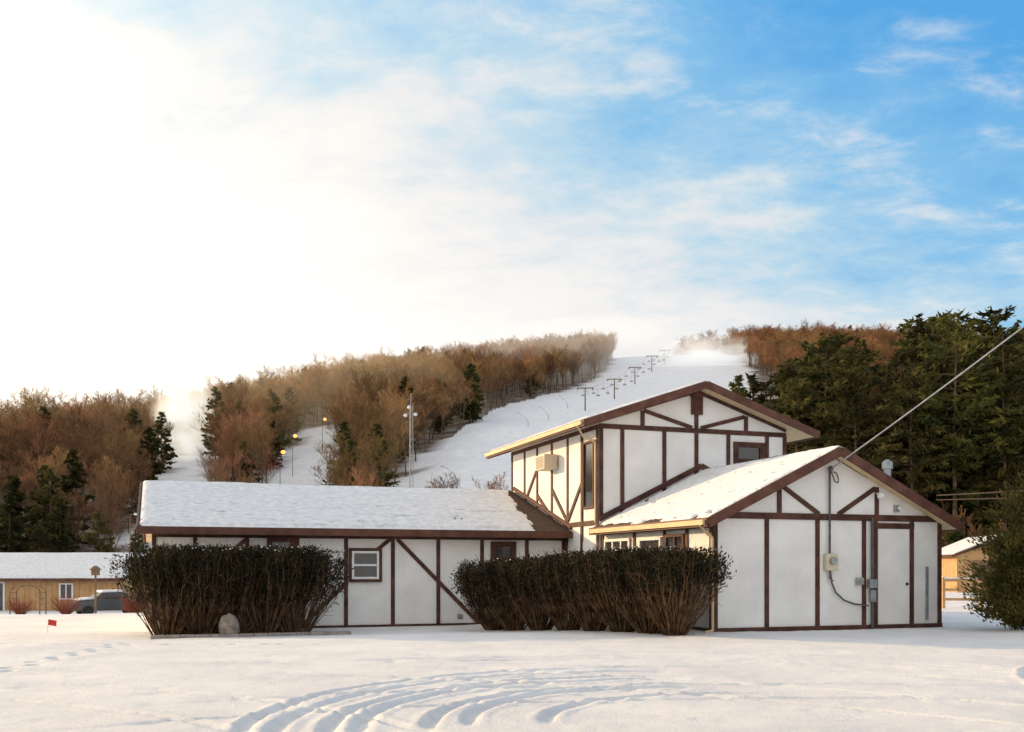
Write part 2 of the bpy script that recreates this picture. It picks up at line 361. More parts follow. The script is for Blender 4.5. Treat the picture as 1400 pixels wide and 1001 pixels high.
def winS(v0,v1,z0,z1,u,n=1,white=True):
    gl.box(u-.02,u+.05,v0,v1,z0,z1); T=fr if white else tf
    T.box(u-.07,u+.02,v0,v0+.08,z0,z1);T.box(u-.07,u+.02,v1-.08,v1,z0,z1)
    T.box(u-.07,u+.02,v0+.08,v1-.08,z0,z0+.08);T.box(u-.07,u+.02,v0+.08,v1-.08,z1-.08,z1)
    for i in range(1,n):
        c=v0+(v1-v0)*i/n; T.box(u-.065,u+.02,c-.035,c+.035,z0+.08,z1-.08)
winS(4.5,6.2,1.1,2.42,0,3); winS(1.35,2.35,.9,2.45,0,2,False); winS(2.6,3.9,1.2,2.4,0,1,True)
winS(6.75,7.6,3.4,5.5,-.1,1,False)
gl.obj('window_glass',M_glass,lodge); fr.obj('window_frames',M_frame,lodge,bevel=.005); tf.obj('window_trim',M_timber,lodge,bevel=.005)
d=MB(); d.box(4.86,5.86,-.015,.02,.1,2.58); d.obj('door_panel',M_stucco,lodge,bevel=.004)
k=MB(); k.ball((5.76,-.05,1.15),.04); k.cyl((5.76,-.04,1.15),(5.76,0,1.15),.02); k.obj('door_knob',M_black,lodge)
lv=MB(); lv.box(3.06,3.44,6.40,6.495,6.38,6.95)
for i in range(6): lv.beam((3.08,6.40,6.44+i*.085),(3.42,6.40,6.44+i*.085),.03,.03,(0,-1,.5))
lv.poly([(3.0,6.38,6.95),(3.5,6.38,6.95),(3.25,6.38,7.1),(3.0,6.5,6.95),(3.5,6.5,6.95),(3.25,6.5,7.1)],[(0,1,2),(3,5,4),(0,2,5,3),(1,4,5,2),(0,3,4,1)])
lv.obj('gable_vent',M_fascia,lodge)
ac=MB(); ac.box(-.62,-.14,9.75,10.6,4.86,5.36); ac.obj('air_conditioner',M_ac,lodge,bevel=.02)
ac=MB()
for i in range(8): ac.box(-.635,-.615,9.82,10.53,4.92+i*.05,4.94+i*.05)
ac.obj('ac_grille',M_metald,lodge)
el=MB()
el.cyl((3.32,-.08,1.9),(3.32,-.08,4.05),.028); el.ball((3.32,-.12,4.08),.07)
el.path([(3.30,-.14,4.05),(3.38,-.2,3.75),(3.5,-.18,3.72),(3.55,-.12,3.85),(3.5,-.1,3.98),(3.4,-.1,4.0)],.016)
el.path([(3.34,-.08,1.5),(3.38,-.08,1.2),(3.5,-.08,.95),(3.75,-.08,.75),(4.05,-.08,.65),(4.5,-.08,.6)],.022)
el.path([(3.32,-.08,1.5),(3.33,-.08,1.3),(3.42,-.08,1.24)],.02)
el.cyl((4.62,-.09,0),(4.62,-.09,2.85),.04)
el.obj('electrical_conduit',M_metald,lodge)
mb=MB(); mb.box(3.17,3.52,-.16,-.02,1.5,1.93); mb.obj('meter_box',M_ac,lodge,bevel=.015)
mb=MB(); mb.cyl((3.345,-.16,1.75),(3.345,-.25,1.75),.10,.095,14); mb.obj('meter_glass',M_metal,lodge)
mb=MB(); mb.box(4.14,4.34,-.12,-.04,1.14,1.32); mb.box(4.5,4.72,-.17,-.03,1.05,1.28); mb.box(4.55,4.7,-.15,-.03,.7,1.0); mb.obj('junction_boxes',M_metal,lodge,bevel=.01)
fl=MB(); fl.ball((4.8,-.2,3.42),.10); fl.cyl((4.8,-.2,3.42),(4.8,-.02,3.5),.03); fl.ball((5.45,-.12,3.12),.05); fl.obj('floodlight',M_frame,lodge,True)
fl=MB(); fl.box(5.35,5.5,-.06,0,3.02,3.2); fl.box(6.38,6.46,-.04,0,.2,1.6); fl.obj('wall_boxes',M_metal,lodge)
fu=MB(); fu.cyl((6.75,1.9,2.7),(6.75,1.9,4.45),.10,n=12); fu.cyl((6.75,1.9,4.37),(6.75,1.9,4.55),.15,n=12); fu.cyl((6.75,1.9,4.55),(6.75,1.9,4.63),.15,.05,n=12); fu.obj('flue_pipe',M_metal,lodge)
fd=MB(); fd.box(-.03,6.93,-.03,.2,-.1,-.02); fd.box(-3.8,-3.65,9.05,9.1,-.05,.1); fd.obj('foundation',M_stone,lodge)

# ------------------------------------------------------------ card foliage helper
def cards(P,D,ln,wd,up=None):
    n=len(P); D=D/np.maximum(np.linalg.norm(D,axis=1,keepdims=True),1e-6)
    R=rng.normal(size=(n,3)); C=np.cross(D,R); C/=np.maximum(np.linalg.norm(C,axis=1,keepdims=True),1e-6)
    ln=np.broadcast_to(ln,(n,))[:,None]; wd=np.broadcast_to(wd,(n,))[:,None]
    v=np.stack([P-D*ln/2,P+C*wd/2,P+D*ln/2,P-C*wd/2],1).reshape(-1,3)
    return v,np.arange(4*n).reshape(-1,4)
class Tri:
    def __init__(s): s.v=[];s.f=[];s.m=[];s.n=0
    def add(s,v,f,m):
        s.v.append(np.asarray(v,float)); s.f.append(np.asarray(f)+s.n); s.m.append(np.full(len(f),m)); s.n+=len(v)
    def segs(s,P,Q,r0,r1,m,k=3):
        P=np.asarray(P,float);Q=np.asarray(Q,float);n=len(P)
        D=Q-P; D/=np.maximum(np.linalg.norm(D,axis=1,keepdims=True),1e-6)
        R=np.tile(np.array([.31,.17,.93]),(n,1)); R[np.abs(D[:,2])>.9]=[1,.1,0]
        C=np.cross(D,R); C/=np.linalg.norm(C,axis=1,keepdims=True); E=np.cross(D,C)
        r0=np.broadcast_to(r0,(n,))[:,None]; r1=np.broadcast_to(r1,(n,))[:,None]
        vs=[]
        for e,r in ((P,r0),(Q,r1)):
            for i in range(k):
                a=2*math.pi*i/k; vs.append(e+C*r*math.cos(a)+E*r*math.sin(a))
        v=np.stack(vs,1).reshape(-1,3)
        base=np.arange(n)[:,None]*(2*k)
        f=np.concatenate([base+np.array([[i,(i+1)%k,k+(i+1)%k,k+i]]) for i in range(k)],0)
        s.add(v,f,m)
    def obj(s,name,mats,parent=None): 
        return npmesh(name,np.concatenate(s.v),np.concatenate(s.f),4,mats,parent,np.concatenate(s.m))

def bare_tree(name,H0,mats,parent,levels=4,crown=.38,kids=(9,5,5,4),tw=.03,spread=.5,lift=.5,twf=2.2):
    segs=[]
    def br(p,d,ln,r,lv):
        n=3 if lv==0 else 2
        q=p
        for i in range(n):
            d2=(d+Vector(rng.normal(size=3))*(.05 if lv==0 else .16)).normalized()
            q2=q+d2*(ln/n); segs.append((q,q2,r*(1-.75*i/n),r*(1-.75*(i+1)/n),lv)); 
            q=q2; d=d2
        return p,q
    def rec(p,d,ln,r,lv):
        a,b=br(p,d,ln,r,lv)
        if lv>=levels: return
        for i in range(kids[lv]):
            f=(crown+(1-crown)*(i+rng.random())/kids[lv]) if lv==0 else (.3+.7*(i+rng.random())/kids[lv])
            pt=a.lerp(b,f)
            ax=Vector(rng.normal(size=3)); c=d.cross(ax).normalized()
            sp=(.9-.35*f)*spread*2 if lv==0 else .7
            nd_=(d+c*sp*(.7+.6*rng.random())+Vector((0,0,lift))).normalized()
            l2=ln*((.42-.26*(f-crown)) if lv==0 else .52)*(.7+.5*rng.random())
            rec(pt,nd_,l2,max(r*(1-.7*f)*.55,tw*.5),lv+1)
    rec(Vector((0,0,0)),Vector((0,0,1)),H0*.82,H0*.011,0)
    T=Tri()
    P=np.array([s[0] for s in segs]);Q=np.array([s[1] for s in segs]);r0=np.array([s[2] for s in segs]);r1=np.array([s[3] for s in segs]);lv=np.array([s[4] for s in segs])
    zm=max(P[:,2].max(),Q[:,2].max()); k_=H0/zm; P[:,2]*=k_; Q[:,2]*=k_
    m=lv<=2
    T.segs(P[m],Q[m],np.maximum(r0[m],tw*.5),np.maximum(r1[m],tw*.4),0)
    m=lv>2
    D=Q[m]-P[m]; v,f=cards((P[m]+Q[m])/2,D,np.linalg.norm(D,axis=1)*1.25,tw*twf); T.add(v,f,1)
    return T.obj(name,mats,parent)

def conifer(name,H0,R0,mats,parent,nb=90,nc=34,base=.2,cs=(.75,.3),shape=.8,irr=.35,m=None):
    T=Tri(); z=np.linspace(0,H0,7); P=np.stack([rng.normal(size=7)*.08*np.arange(7)/3,rng.normal(size=7)*.08,z],1); P[0]=0
    T.segs(P[:-1],P[1:],H0*.011*(1-z[:-1]/H0)+.03,H0*.011*(1-z[1:]/H0)+.02,0,5)
    bp=[];bq=[];CP=[];CD=[]
    for i in range(nb):
        f=base+(1-base)*((i+rng.random())/nb); h=H0*f
        r=R0*min(1,((1-f)/(1-base))**shape*1.15)*(1-irr+2*irr*rng.random())*(.75 if f<base+.1 else 1)+.25
        a=rng.random()*6.283; d=np.array([math.cos(a),math.sin(a),.25*(f-.4)+.1*rng.normal()])
        p=np.array([0,0,h]); q=p+d*r; q[2]+=.1*r
        bp.append(p);bq.append(q)
        k=max(6,int(nc*r/R0)); s=rng.random(k)**.6
        c=p+(q-p)*s[:,None]+rng.normal(size=(k,3))*np.array([.22,.22,.10])*(.4+.6*r/2.5)
        c[:,2]-=(s*(1-s))*.3
        CP.append(c); CD.append(np.tile(d,(k,1))*.8+rng.normal(size=(k,3))*.55)
    T.segs(bp,bq,.05,.015,0)
    CP=np.concatenate(CP);CD=np.concatenate(CD)
    sz=.6+.8*rng.random(len(CP))
    v,f=cards(CP,CD,cs[0]*sz,cs[1]*sz); T.add(v,f,1)
    return T.obj(name,mats,parent)

def instancer(name,pts,scales,proto,parent,mat_=None):
    n=len(pts); a=rng.random(n)*6.283
    vs=[]
    for k in range(4):
        an=a+math.pi/4+k*math.pi/2
        vs.append(np.stack([pts[:,0]+np.cos(an)*scales*.7071,pts[:,1]+np.sin(an)*scales*.7071,pts[:,2]],1))
    v=np.stack(vs,1).reshape(-1,3)
    o=npmesh(name,v,np.arange(4*n).reshape(-1,4),4,M_bark,parent)
    o.instance_type='FACES'; o.use_instance_faces_scale=True; o.instance_faces_scale=1.0
    o.show_instancer_for_render=False; o.show_instancer_for_viewport=False
    proto.parent=o
    return o

# ------------------------------------------------------------ hillside forest
forest=empty('hillside_forest')
gx,gy=np.meshgrid(np.arange(-420,380,4.1),np.arange(114,606,4.6))
gx=gx+rng.uniform(-2.1,2.1,gx.shape); gy=gy+rng.uniform(-2.2,2.2,gy.shape); gx=gx.ravel();gy=gy.ravel()
keep=(np.abs(gx)<.60*gy+45)&(~isrun(gx,gy))
keep&=~((gx>14)&(gy<165)&(gx/gy>.12)&(gx/gy<.24))
keep&=rng.random(len(gx))<.95
gx=gx[keep];gy=gy[keep]; gz=H(gx,gy)-.2
cn=fbm(gx/30,gy/30,77)
isc=(cn>.62)&(rng.random(len(gx))<.45)|(rng.random(len(gx))<.015)
edge=isrun(gx+9,gy)|isrun(gx+6,gy-8)
isc|=edge&(rng.random(len(gx))<.10)&(gy<300)
isc|=(gx/gy<-.28)&(gx/gy>-.38)&(gy>330)&(rng.random(len(gx))<.35)
isc&=~((gx>40)&(gy>300)&(gx/gy<.33))
big=fbm(gx/60,gy/60,15); indiv=fbm(gx/11,gy/11,19)
sc=(.60+.45*rng.random(len(gx))**1.5)*(.7+.4*big+.35*indiv)
sc*=np.where((gx<-120),.88,1)
pid=rng.integers(0,5,len(gx))
for k in range(5):
    pr=bare_tree('bare_tree_form_%d'%k,14.5+k*.6,[M_bark,M_twig],None,kids=(13,5,5,4),tw=.032,crown=(.33,.42,.28,.38,.48)[k],spread=(.42,.36,.5,.4,.55)[k],lift=.5,twf=2.0)
    m=(~isc)&(pid==k)
    instancer('bare_trees_%d'%k,np.stack([gx[m],gy[m],gz[m]],1),sc[m],pr,forest)
for k in range(2):
    pr=conifer('conifer_form_%d'%k,15,2.9,[M_bark,M_pine],None,nb=80,nc=22,base=.08,cs=(1.1,.42),shape=.75,irr=.25)
    m=isc&(pid%2==k)
    instancer('conifers_%d'%k,np.stack([gx[m],gy[m],gz[m]],1),sc[m]*1.0,pr,forest)
rt=[(-46,172),(-44,166),(-49,178),(-43,175),(-48,168)]
for i,(x,y) in enumerate(rt):
    o=bare_tree('red_twig_tree' if i==0 else 'red_twig_tree.%03d'%i,9,[M_bark,M_twigred],None,kids=(10,5,5,4),tw=.03,crown=.2,spread=.7)
    o.location=(x,y,G(x,y)); o.rotation_euler=(0,0,i*1.3)

# ------------------------------------------------------------ right pine stand
stand=empty('pine_stand')
P=[];S=[];tries=0
while len(P)<185 and tries<9000:
    tries+=1
    y=rng.uniform(82,150); a_=rng.uniform(.275,.64); x=a_*y
    if any((x-q[0])**2+(y-q[1])**2<7.5 for q in P): continue
    P.append((x,y,G(x,y)-.2)); 
    e=np.interp(a_,[.27,.31,.36,.42,.47,.53,.6],[.20,.228,.240,.248,.252,.248,.24])
    S.append(min(1.55,(e*y+1.6-G(x,y))*(rng.uniform(.66,1.04))/22.))
for q,s in (((20.6,92),.88),((23.0,95),.9),((25.8,93),.85),((22.0,99),.84)):
    P.append((q[0],q[1],G(*q)-.2)); S.append(s)
P=np.array(P);S=np.array(S); pid=rng.integers(0,6,len(P)); pid[-4:]=[0,1,2,0]
for k in range(3):
    pr=conifer('white_pine_form_%d'%k,22,(3.4,3.9,3.0)[k],[M_bark,M_pine],None,nb=(85,75,98)[k],nc=75,base=(.25,.42,.15)[k],cs=(.7,.21),shape=(.62,.5,.8)[k],irr=.5)
    m=(pid==k)|((pid==3)&(np.arange(len(P))%3==k)); instancer('white_pines_%d'%k,P[m],S[m],pr,stand)
for k in range(2):
    pr=bare_tree('hardwood_form_%d'%k,21,[M_bark,M_twig],None,kids=(14,6,5,4),tw=.022,crown=(.32,.45)[k],spread=(.36,.3)[k],twf=1.7)
    m=(pid==4+k); instancer('hardwoods_%d'%k,P[m],S[m]*.95,pr,stand)
yx=rng.uniform(20,60,90); yy=rng.uniform(72,86,90); mk=yx/yy>.25; yx=yx[mk];yy=yy[mk]
pr=bare_tree('brush_form',6,[M_bark,M_twig],None,kids=(9,5,4,3),tw=.015,crown=.1,spread=.6)
instancer('brush',np.stack([yx,yy,H(yx,yy)],1),.6+.6*rng.random(len(yx)),pr,stand)

def place(o,x,y,rz=0,s=1): o.location=(x,y,G(x,y)-.05); o.rotation_euler=(0,0,rz); o.scale=(s,s,s)
for i,(x,y,h) in enumerate([(-40.5,98,8.5),(-38.5,103,6.5),(-51,108,7),(31,70,4.5)]):
    o=conifer('spruce_tree' if i==0 else 'spruce_tree.%03d'%i,h,h*.26,[M_bark,M_pine],None,nb=80,nc=36,base=.05,cs=(.5,.2),shape=.9,irr=.2); place(o,x,y,i)

# ------------------------------------------------------------ hedges / bushes
def bush(T,cx,cy,z0,h,rtop,rbase,ns,nl,leaf0=.42,fx=1.0,zw=1.0):
    a=rng.random(ns)*6.283; q=rng.random(ns)**.5
    bx=np.cos(a)*q*rbase; by=np.sin(a)*q*rbase
    hh=h*(.84+.2*rng.random(ns))*(1-.10*q**3)
    rt=rtop*(.85+.3*rng.random(ns))
    tx=np.cos(a)*q*rt; ty=np.sin(a)*q*rt
    K=6; ts=np.linspace(0,1,K+1); pts=[]
    wob=rng.normal(size=(K+1,ns,2))*.035
    for i,t_ in enumerate(ts):
        f=math.sin(min(t_*1.05,1)*math.pi/2)**1.1
        x=bx+(tx-bx)*f+wob[i,:,0]*t_*1.5; y=by+(ty-by)*f+wob[i,:,1]*t_*1.5; z=hh*t_
        pts.append(np.stack([x,y,z],1))
    off=np.array([cx,cy,z0])
    for i in range(K):
        T.segs(pts[i]+off,pts[i+1]+off,.016*(1-.13*i),.016*(1-.13*(i+1)),0)
    nt_=ns*8; j=rng.integers(0,ns,nt_); t_=.22+.78*rng.random(nt_); ii=np.minimum((t_*K).astype(int),K-1); fr_=t_*K-ii
    A_=np.array(pts); p=A_[ii,j]*(1-fr_)[:,None]+A_[ii+1,j]*fr_[:,None]
    d=np.stack([p[:,0]*.6,p[:,1]*.6,np.full(nt_,.7)],1)+rng.normal(size=(nt_,3))*.5; d/=np.linalg.norm(d,axis=1,keepdims=True)
    ln=.12+.25*rng.random(nt_); T.segs(p+off,p+off+d*ln[:,None],.006,.003,0)
    j=rng.integers(0,ns,nl); t_=leaf0+(1.02-leaf0)*rng.random(nl)**.62; t_=np.minimum(t_,.999); ii=np.minimum((t_*K).astype(int),K-1); fr_=t_*K-ii
    p=A_[ii,j]*(1-fr_)[:,None]+A_[ii+1,j]*fr_[:,None]+rng.normal(size=(nl,3))*np.array([.09,.09,.06])
    top=h*(.985+.05*(fbm((p[:,0]+cx)*1.5,(p[:,1]+cy)*1.5,3)-.45)*2)
    p[:,2]=np.minimum(p[:,2],top+.035*rng.normal(size=nl))
    d=np.stack([p[:,0]*.5,p[:,1]*.5,np.full(nl,.8)],1)+rng.normal(size=(nl,3))*.6
    v,f=cards(p,d,.06+.07*rng.random(nl),.02+.035*rng.random(nl)); T.add(v+off,f,1)
    n=nl//10; sel=rng.permutation(nl)[:n]; ps=p[sel]; ps=ps[ps[:,2]>h*.95]
    if len(ps):
        v,f=cards(ps+np.array([0,0,.035]),rng.normal(size=(len(ps),3))*np.array([1,1,.15]),.05,.04); T.add(v+off,f,2)
def hedge(name,clumps):
    T=Tri()
    for c in clumps: bush(T,*c[0],**c[1])
    return T.obj(name,[M_stem,M_yew,M_roofsnow])
cl=[]
for i in range(9):
    u=-12.5+i*.42; vv=6.75+.35*(i%2); x,y=W(u,vv)
    cl.append(((x,y,G(x,y)-.03,2.42+.05*math.sin(i*2.1),1.30,.34,120,8600),dict(leaf0=.42)))
hedge('yew_hedge',cl)
cl=[]
for u,vv,h,rt_,lf in ((-3.5,6.3,2.02,1.12,.36),(-3.2,5.4,2.0,1.05,.4),(-2.8,4.4,2.03,1.15,.44),(-2.45,3.3,2.03,1.15,.46),(-2.15,2.3,2.06,1.15,.5),(-1.8,1.3,2.08,1.2,.52),(-1.5,.4,2.08,1.2,.56),(-1.25,-.35,2.06,1.15,.6)):
    x,y=W(u,vv); cl.append(((x,y,G(x,y)-.03,h,rt_,.26,170,7600),dict(leaf0=lf)))
hedge('yew_hedge.001',cl)
def juniper(name,x,y,h,r,n=34000):
    T=Tri(); 
    T.segs([(0,0,0),(.1,0,h*.5)],[(.1,0,h*.5),(0,0,h*.95)],[.09,.05],[.05,.01],0,6)
    k=240; a=rng.random(k)*6.283; z=h*(.03+.90*rng.random(k)); rr=r*np.minimum(1,(1.0-z/h)**.5*1.15)*(.55+.7*rng.random(k))
    q=np.stack([np.cos(a)*rr,np.sin(a)*rr,z+.35*rr],1); p=np.stack([0*z,0*z,z*.85],1)
    T.segs(p,q,.02,.006,0)
    j=rng.integers(0,k,n); s=rng.random(n)**.45
    c=p[j]+(q[j]-p[j])*s[:,None]+rng.normal(size=(n,3))*.09
    c[:,2]=np.maximum(c[:,2],.02)
    v,f=cards(c,(q-p)[j]+rng.normal(size=(n,3))*.5+np.array([0,0,.5]),.08+.07*rng.random(n),.03+.02*rng.random(n)); T.add(v,f,1)
    o=T.obj(name,[M_stem,M_jun]); o.location=(x,y,G(x,y)-.02); return o
juniper('juniper_bush',12.7,24.2,2.6,1.35); juniper('juniper_bush.001',13.5,25.0,4.1,1.7)

# ------------------------------------------------------------ small foreground things
def rock(name,x,y,sx,sy,sz):
    m=MB(); m.ball((0,0,0),1,16,10); 
    m.v=[(p[0]*sx*(1+.25*(float(fbm(p[0]*2+5,p[2]*2+p[1],3))-.45)*2),p[1]*sy,(p[2]*.5+.4)*sz*(1+.3*(float(fbm(p[0]*2,p[1]*2+9,4))-.45))) for p in m.v]
    o=m.obj(name,M_stone,None,True); o.location=(x,y,G(x,y)); return o
x,y=W(-11.0,5.45); rock('boulder',x,y,.27,.2,.68)
gb=empty('garden_border')
m=MB()
for i in range(14):
    u0=-12.9+i*.36
    x,y=W(u0,5.35); zz=G(x,y)-.13
    m.poly([(*W(u0,5.25),zz),(*W(u0+.355,5.25),zz),(*W(u0+.355,5.5),zz),(*W(u0,5.5),zz),(*W(u0,5.25),zz+.22),(*W(u0+.355,5.25),zz+.22),(*W(u0+.355,5.5),zz+.22),(*W(u0,5.5),zz+.22)],
     [(0,3,2,1),(4,5,6,7),(0,1,5,4),(1,2,6,5),(2,3,7,6),(3,0,4,7)])
m.obj('edging_blocks',M_conc,gb,bevel=.02)
x,y=-13.0,28.0; m=MB(); fo_=empty('survey_flag',(x,y,G(x,y))); m.cyl((0,0,0),(.03,0,.38),.006); m.obj('wire_stake',M_metal,fo_)
m=MB(); m.poly([(.02,0,.22),(.24,.02,.18),(.26,0,.34),(.03,0,.38),(.02,.004,.22),(.24,.024,.18),(.26,.004,.34),(.03,.004,.38)],[(0,1,2,3),(7,6,5,4),(0,4,5,1),(1,5,6,2),(2,6,7,3),(3,7,4,0)]); m.obj('flag',M_red,fo_)

nb=empty('neighbor_house',(-28.6,73,G(-32,73)))
m=MB(); m.extr([(0,-.5),(8,-.5),(8,2.45),(4,3.9),(0,2.45)],-24,0,'u'); m.obj('siding_walls',M_sid,nb)
m=MB()
for i in range(60): m.box(-23.8+i*.4,-23.76+i*.4,-.03,0,0,2.35)
m.obj('battens',M_sid,nb)
m=MB(); m.extr([(-.6,2.35),(4,4.15),(8.6,2.35),(8.6,2.2),(4,4.0),(-.6,2.2)],-24.5,.6,'u'); m.obj('roof',M_shingle,nb)
def nsnow():
    n,mm=80,30; S,T=np.meshgrid(np.linspace(0,1,n),np.linspace(0,1,mm))
    Pp=np.stack([-24.5+S*25.1,-.62+T*4.62,2.37+T*1.8+.12*np.clip(np.minimum(np.minimum(S,1-S)*25,T*4)/.2,0,1)**.5+.05*(fbm(S*20,T*4,3)-.45)],-1).reshape(-1,3)
    I=np.arange(n*mm).reshape(mm,n); F=np.stack([I[:-1,:-1],I[:-1,1:],I[1:,1:],I[1:,:-1]],-1).reshape(-1,4)
    npmesh('roof_snow',Pp,F,4,M_roofsnow,nb,smooth=True)
nsnow()
m=MB(); m2=MB()
for (x0,x1,z0,z1) in ((-4.3,-3.5,.9,1.9),(-9.4,-8.5,0,2.0),(-12.5,-11.6,.9,1.9)):
    m.box(x0,x1,-.05,.02,z0,z1)
    for (a,b,c,e) in ((x0-.12,x0,z0-.1,z1+.1),(x1,x1+.12,z0-.1,z1+.1),(x0,x1,z1,z1+.1),(x0,x1,z0-.1,z0),((x0+x1)/2-.04,(x0+x1)/2+.04,z0,z1)): m2.box(a,b,-.09,.02,c,e)
m.obj('window_glass',M_glass,nb); m2.obj('window_frames',M_frame,nb)
m=MB(); m.box(-24.5,.6,-.66,-.6,2.15,2.36); m.obj('eave_fascia',M_fascia,nb)
def car(x,y,rz):
    c=empty('parked_car',(x,y,G(x,y)),rz)
    body=[(-2.1,.35),(-2.15,.75),(-1.9,.95),(-1.1,1.02),(-.55,1.42),(.7,1.45),(1.45,1.02),(2.0,.92),(2.1,.6),(2.05,.35)]
    m=MB(); m.extr(body,-.85,.85,'v'); m.obj('body',mat('car_paint',(.05,.06,.07),None,3,.3,spec=.6),c,bevel=.06)
    m=MB()
    for s in (-1,1):
        m.poly([(-.95,s*.86,1.04),(1.25,s*.86,1.04),(.65,s*.86,1.36),(-.5,s*.86,1.36),(-.95,s*.84,1.04),(1.25,s*.84,1.04),(.65,s*.84,1.36),(-.5,s*.84,1.36)],[(0,1,2,3),(4,7,6,5),(0,4,5,1),(1,5,6,2),(2,6,7,3),(3,7,4,0)])
    m.obj('windows',M_glass,c)
    m=MB()
    for px_ in (-1.35,1.3):
        for s in (-1,1): m.cyl((px_,s*.68,.33),(px_,s*.9,.33),.33,n=18)
    m.obj('wheels',M_black,c)
    m=MB(); m.extr([(-.62,1.43),(.75,1.46),(.7,1.58),(-.5,1.57)],-.8,.8,'v'); m.extr([(1.4,1.06),(2.0,.94),(1.9,1.06),(1.45,1.16)],-.8,.8,'v'); m.extr([(-1.9,.97),(-1.1,1.04),(-1.1,1.15),(-1.8,1.08)],-.8,.8,'v')
    m.obj('roof_snow',M_roofsnow,c,bevel=.04)
car(-24.6,61,math.radians(35))
x,y=-20.6,49.5; bfp=empty('birdhouse_post',(x,y,G(x,y)))
m=MB(); m.cyl((0,0,0),(0,0,1.95),.06,.05); m.cyl((-.25,0,1.2),(0,0,1.5),.02); m.obj('post',M_wood,bfp)
m=MB(); m.box(-.16,.16,-.14,.14,1.95,2.22); m.extr([(-.24,2.22),(.24,2.22),(0,2.42)],-.2,.2,'v'); m.obj('birdhouse',M_wood,bfp)
x,y=-29.5,61; ab=empty('garden_arbor',(x,y,G(x,y)))
m=MB()
for px_ in (-.9,.9):
    for py_ in (-.4,.4): m.cyl((px_,py_,0),(px_,py_,1.5),.04)
for i in range(9):
    t0=math.pi*i/9;t1=math.pi*(i+1)/9
    for py_ in (-.4,.4): m.cyl((.9*math.cos(t0),py_,1.5+.35*math.sin(t0)),(.9*math.cos(t1),py_,1.5+.35*math.sin(t1)),.03)
for i in range(4): m.cyl((-.9,-.4,.35+i*.35),(-.9,.4,.35+i*.35),.02); m.cyl((.9,-.4,.35+i*.35),(.9,.4,.35+i*.35),.02)
m.obj('frame',M_wood,ab)
for i,(x,y,h) in enumerate([(-24.5,55,1.2),(-27.5,56,1.1),(-21.8,58,1.3),(-30.5,54,.9),(-33,60,1.4),(-17.0,45,.8)]):
    T=Tri(); bushn='red_twig_shrub' if i==0 else 'red_twig_shrub.%03d'%i
    k=160; a=rng.random(k)*6.28; r=h*.75*rng.random(k)**.5; p=np.zeros((k,3)); p[:,0]=np.cos(a)*.1;p[:,1]=np.sin(a)*.1
    q=np.stack([np.cos(a)*r,np.sin(a)*r,h*(.35+.65*rng.random(k))],1); T.segs(p,q,.009,.004,0)
    q2=q+rng.normal(size=(k,3))*.15; T.segs((p+q)/2,q2,.006,.003,0)
    o=T.obj(bushn,[M_twigred]); o.location=(x,y,G(x,y))

x,y=30.2,62; gr=empty('garage',(x,y,G(x,y)),math.radians(-8))
m=MB(); m.extr([(-2.5,-.3),(2.5,-.3),(2.5,2.3),(0,3.2),(-2.5,2.3)],0,6,'v'); m.obj('walls',M_sid,gr)
m=MB(); m.extr([(-2.9,2.2),(0,3.35),(2.9,2.2),(2.9,2.34),(0,3.49),(-2.9,2.34)],-.4,6.4,'v'); m.obj('roof',M_fascia,gr)
m=MB(); m.extr([(-2.85,2.35),(0,3.5),(2.85,2.35),(2.7,2.46),(0,3.6),(-2.7,2.46)],-.35,6.3,'v'); m.obj('roof_snow',M_roofsnow,gr)
m=MB(); m.box(-1.6,1.6,-.04,.02,0,2.0); m.obj('overhead_door',M_wood,gr)
fn=empty('wooden_fence')
m=MB(); ms=MB()
x0,y0,x1,y1=16.6,38.5,24.5,37.0
for i in range(7):
    f=i/6; x=x0+(x1-x0)*f;y=y0+(y1-y0)*f;z=G(x,y); m.box(x-.05,x+.05,y-.05,y+.05,z,z+1.2); ms.box(x-.055,x+.055,y-.055,y+.055,z+1.2,z+1.24)
for zz in (.35,.72,1.08): m.beam((x0,y0-.05,G(x0,y0)+zz),(x1,y1-.05,G(x1,y1)+zz),.1,.03,(0,-1,0))
ms.beam((x0,y0-.09,G(x0,y0)+1.135),(x1,y1-.09,G(x1,y1)+1.135),.06,.05,(0,0,1))
m.obj('posts_and_rails',M_sid,fn); ms.obj('snow_caps',M_roofsnow,fn)

up=empty('utility_pole',(16.4,15.4,G(16.4,15.4)))
m=MB(); m.cyl((0,0,0),(0,0,12.2),.16,.11,12); m.box(-.9,.9,-.06,.06,11.2,11.35); m.cyl((.3,0,9),(.3,0,9.9),.2,n=12); m.obj('pole',M_wood,up)
def wire(name,p,q,sag,r,mat_=M_black,n=28):
    p=Vector(p);q=Vector(q); pts=[]
    for i in range(n+1):
        f=i/n; c=p.lerp(q,f); c.z-=4*sag*f*(1-f); pts.append(c)
    m=MB(); m.path(pts,r,5); return m.obj(name,mat_)
wx,wy=W(3.32,-.15)
wire('service_cable',(wx,wy,4.08),(16.4,15.4,12.1),.2,.019,M_metal)
wire('telephone_cable',(14.0,33.0,3.95),(34,27,5.6),.25,.022,M_wood); wire('telephone_cable.001',(14.0,33.0,3.8),(34,27,5.1),.3,.018,M_wood)

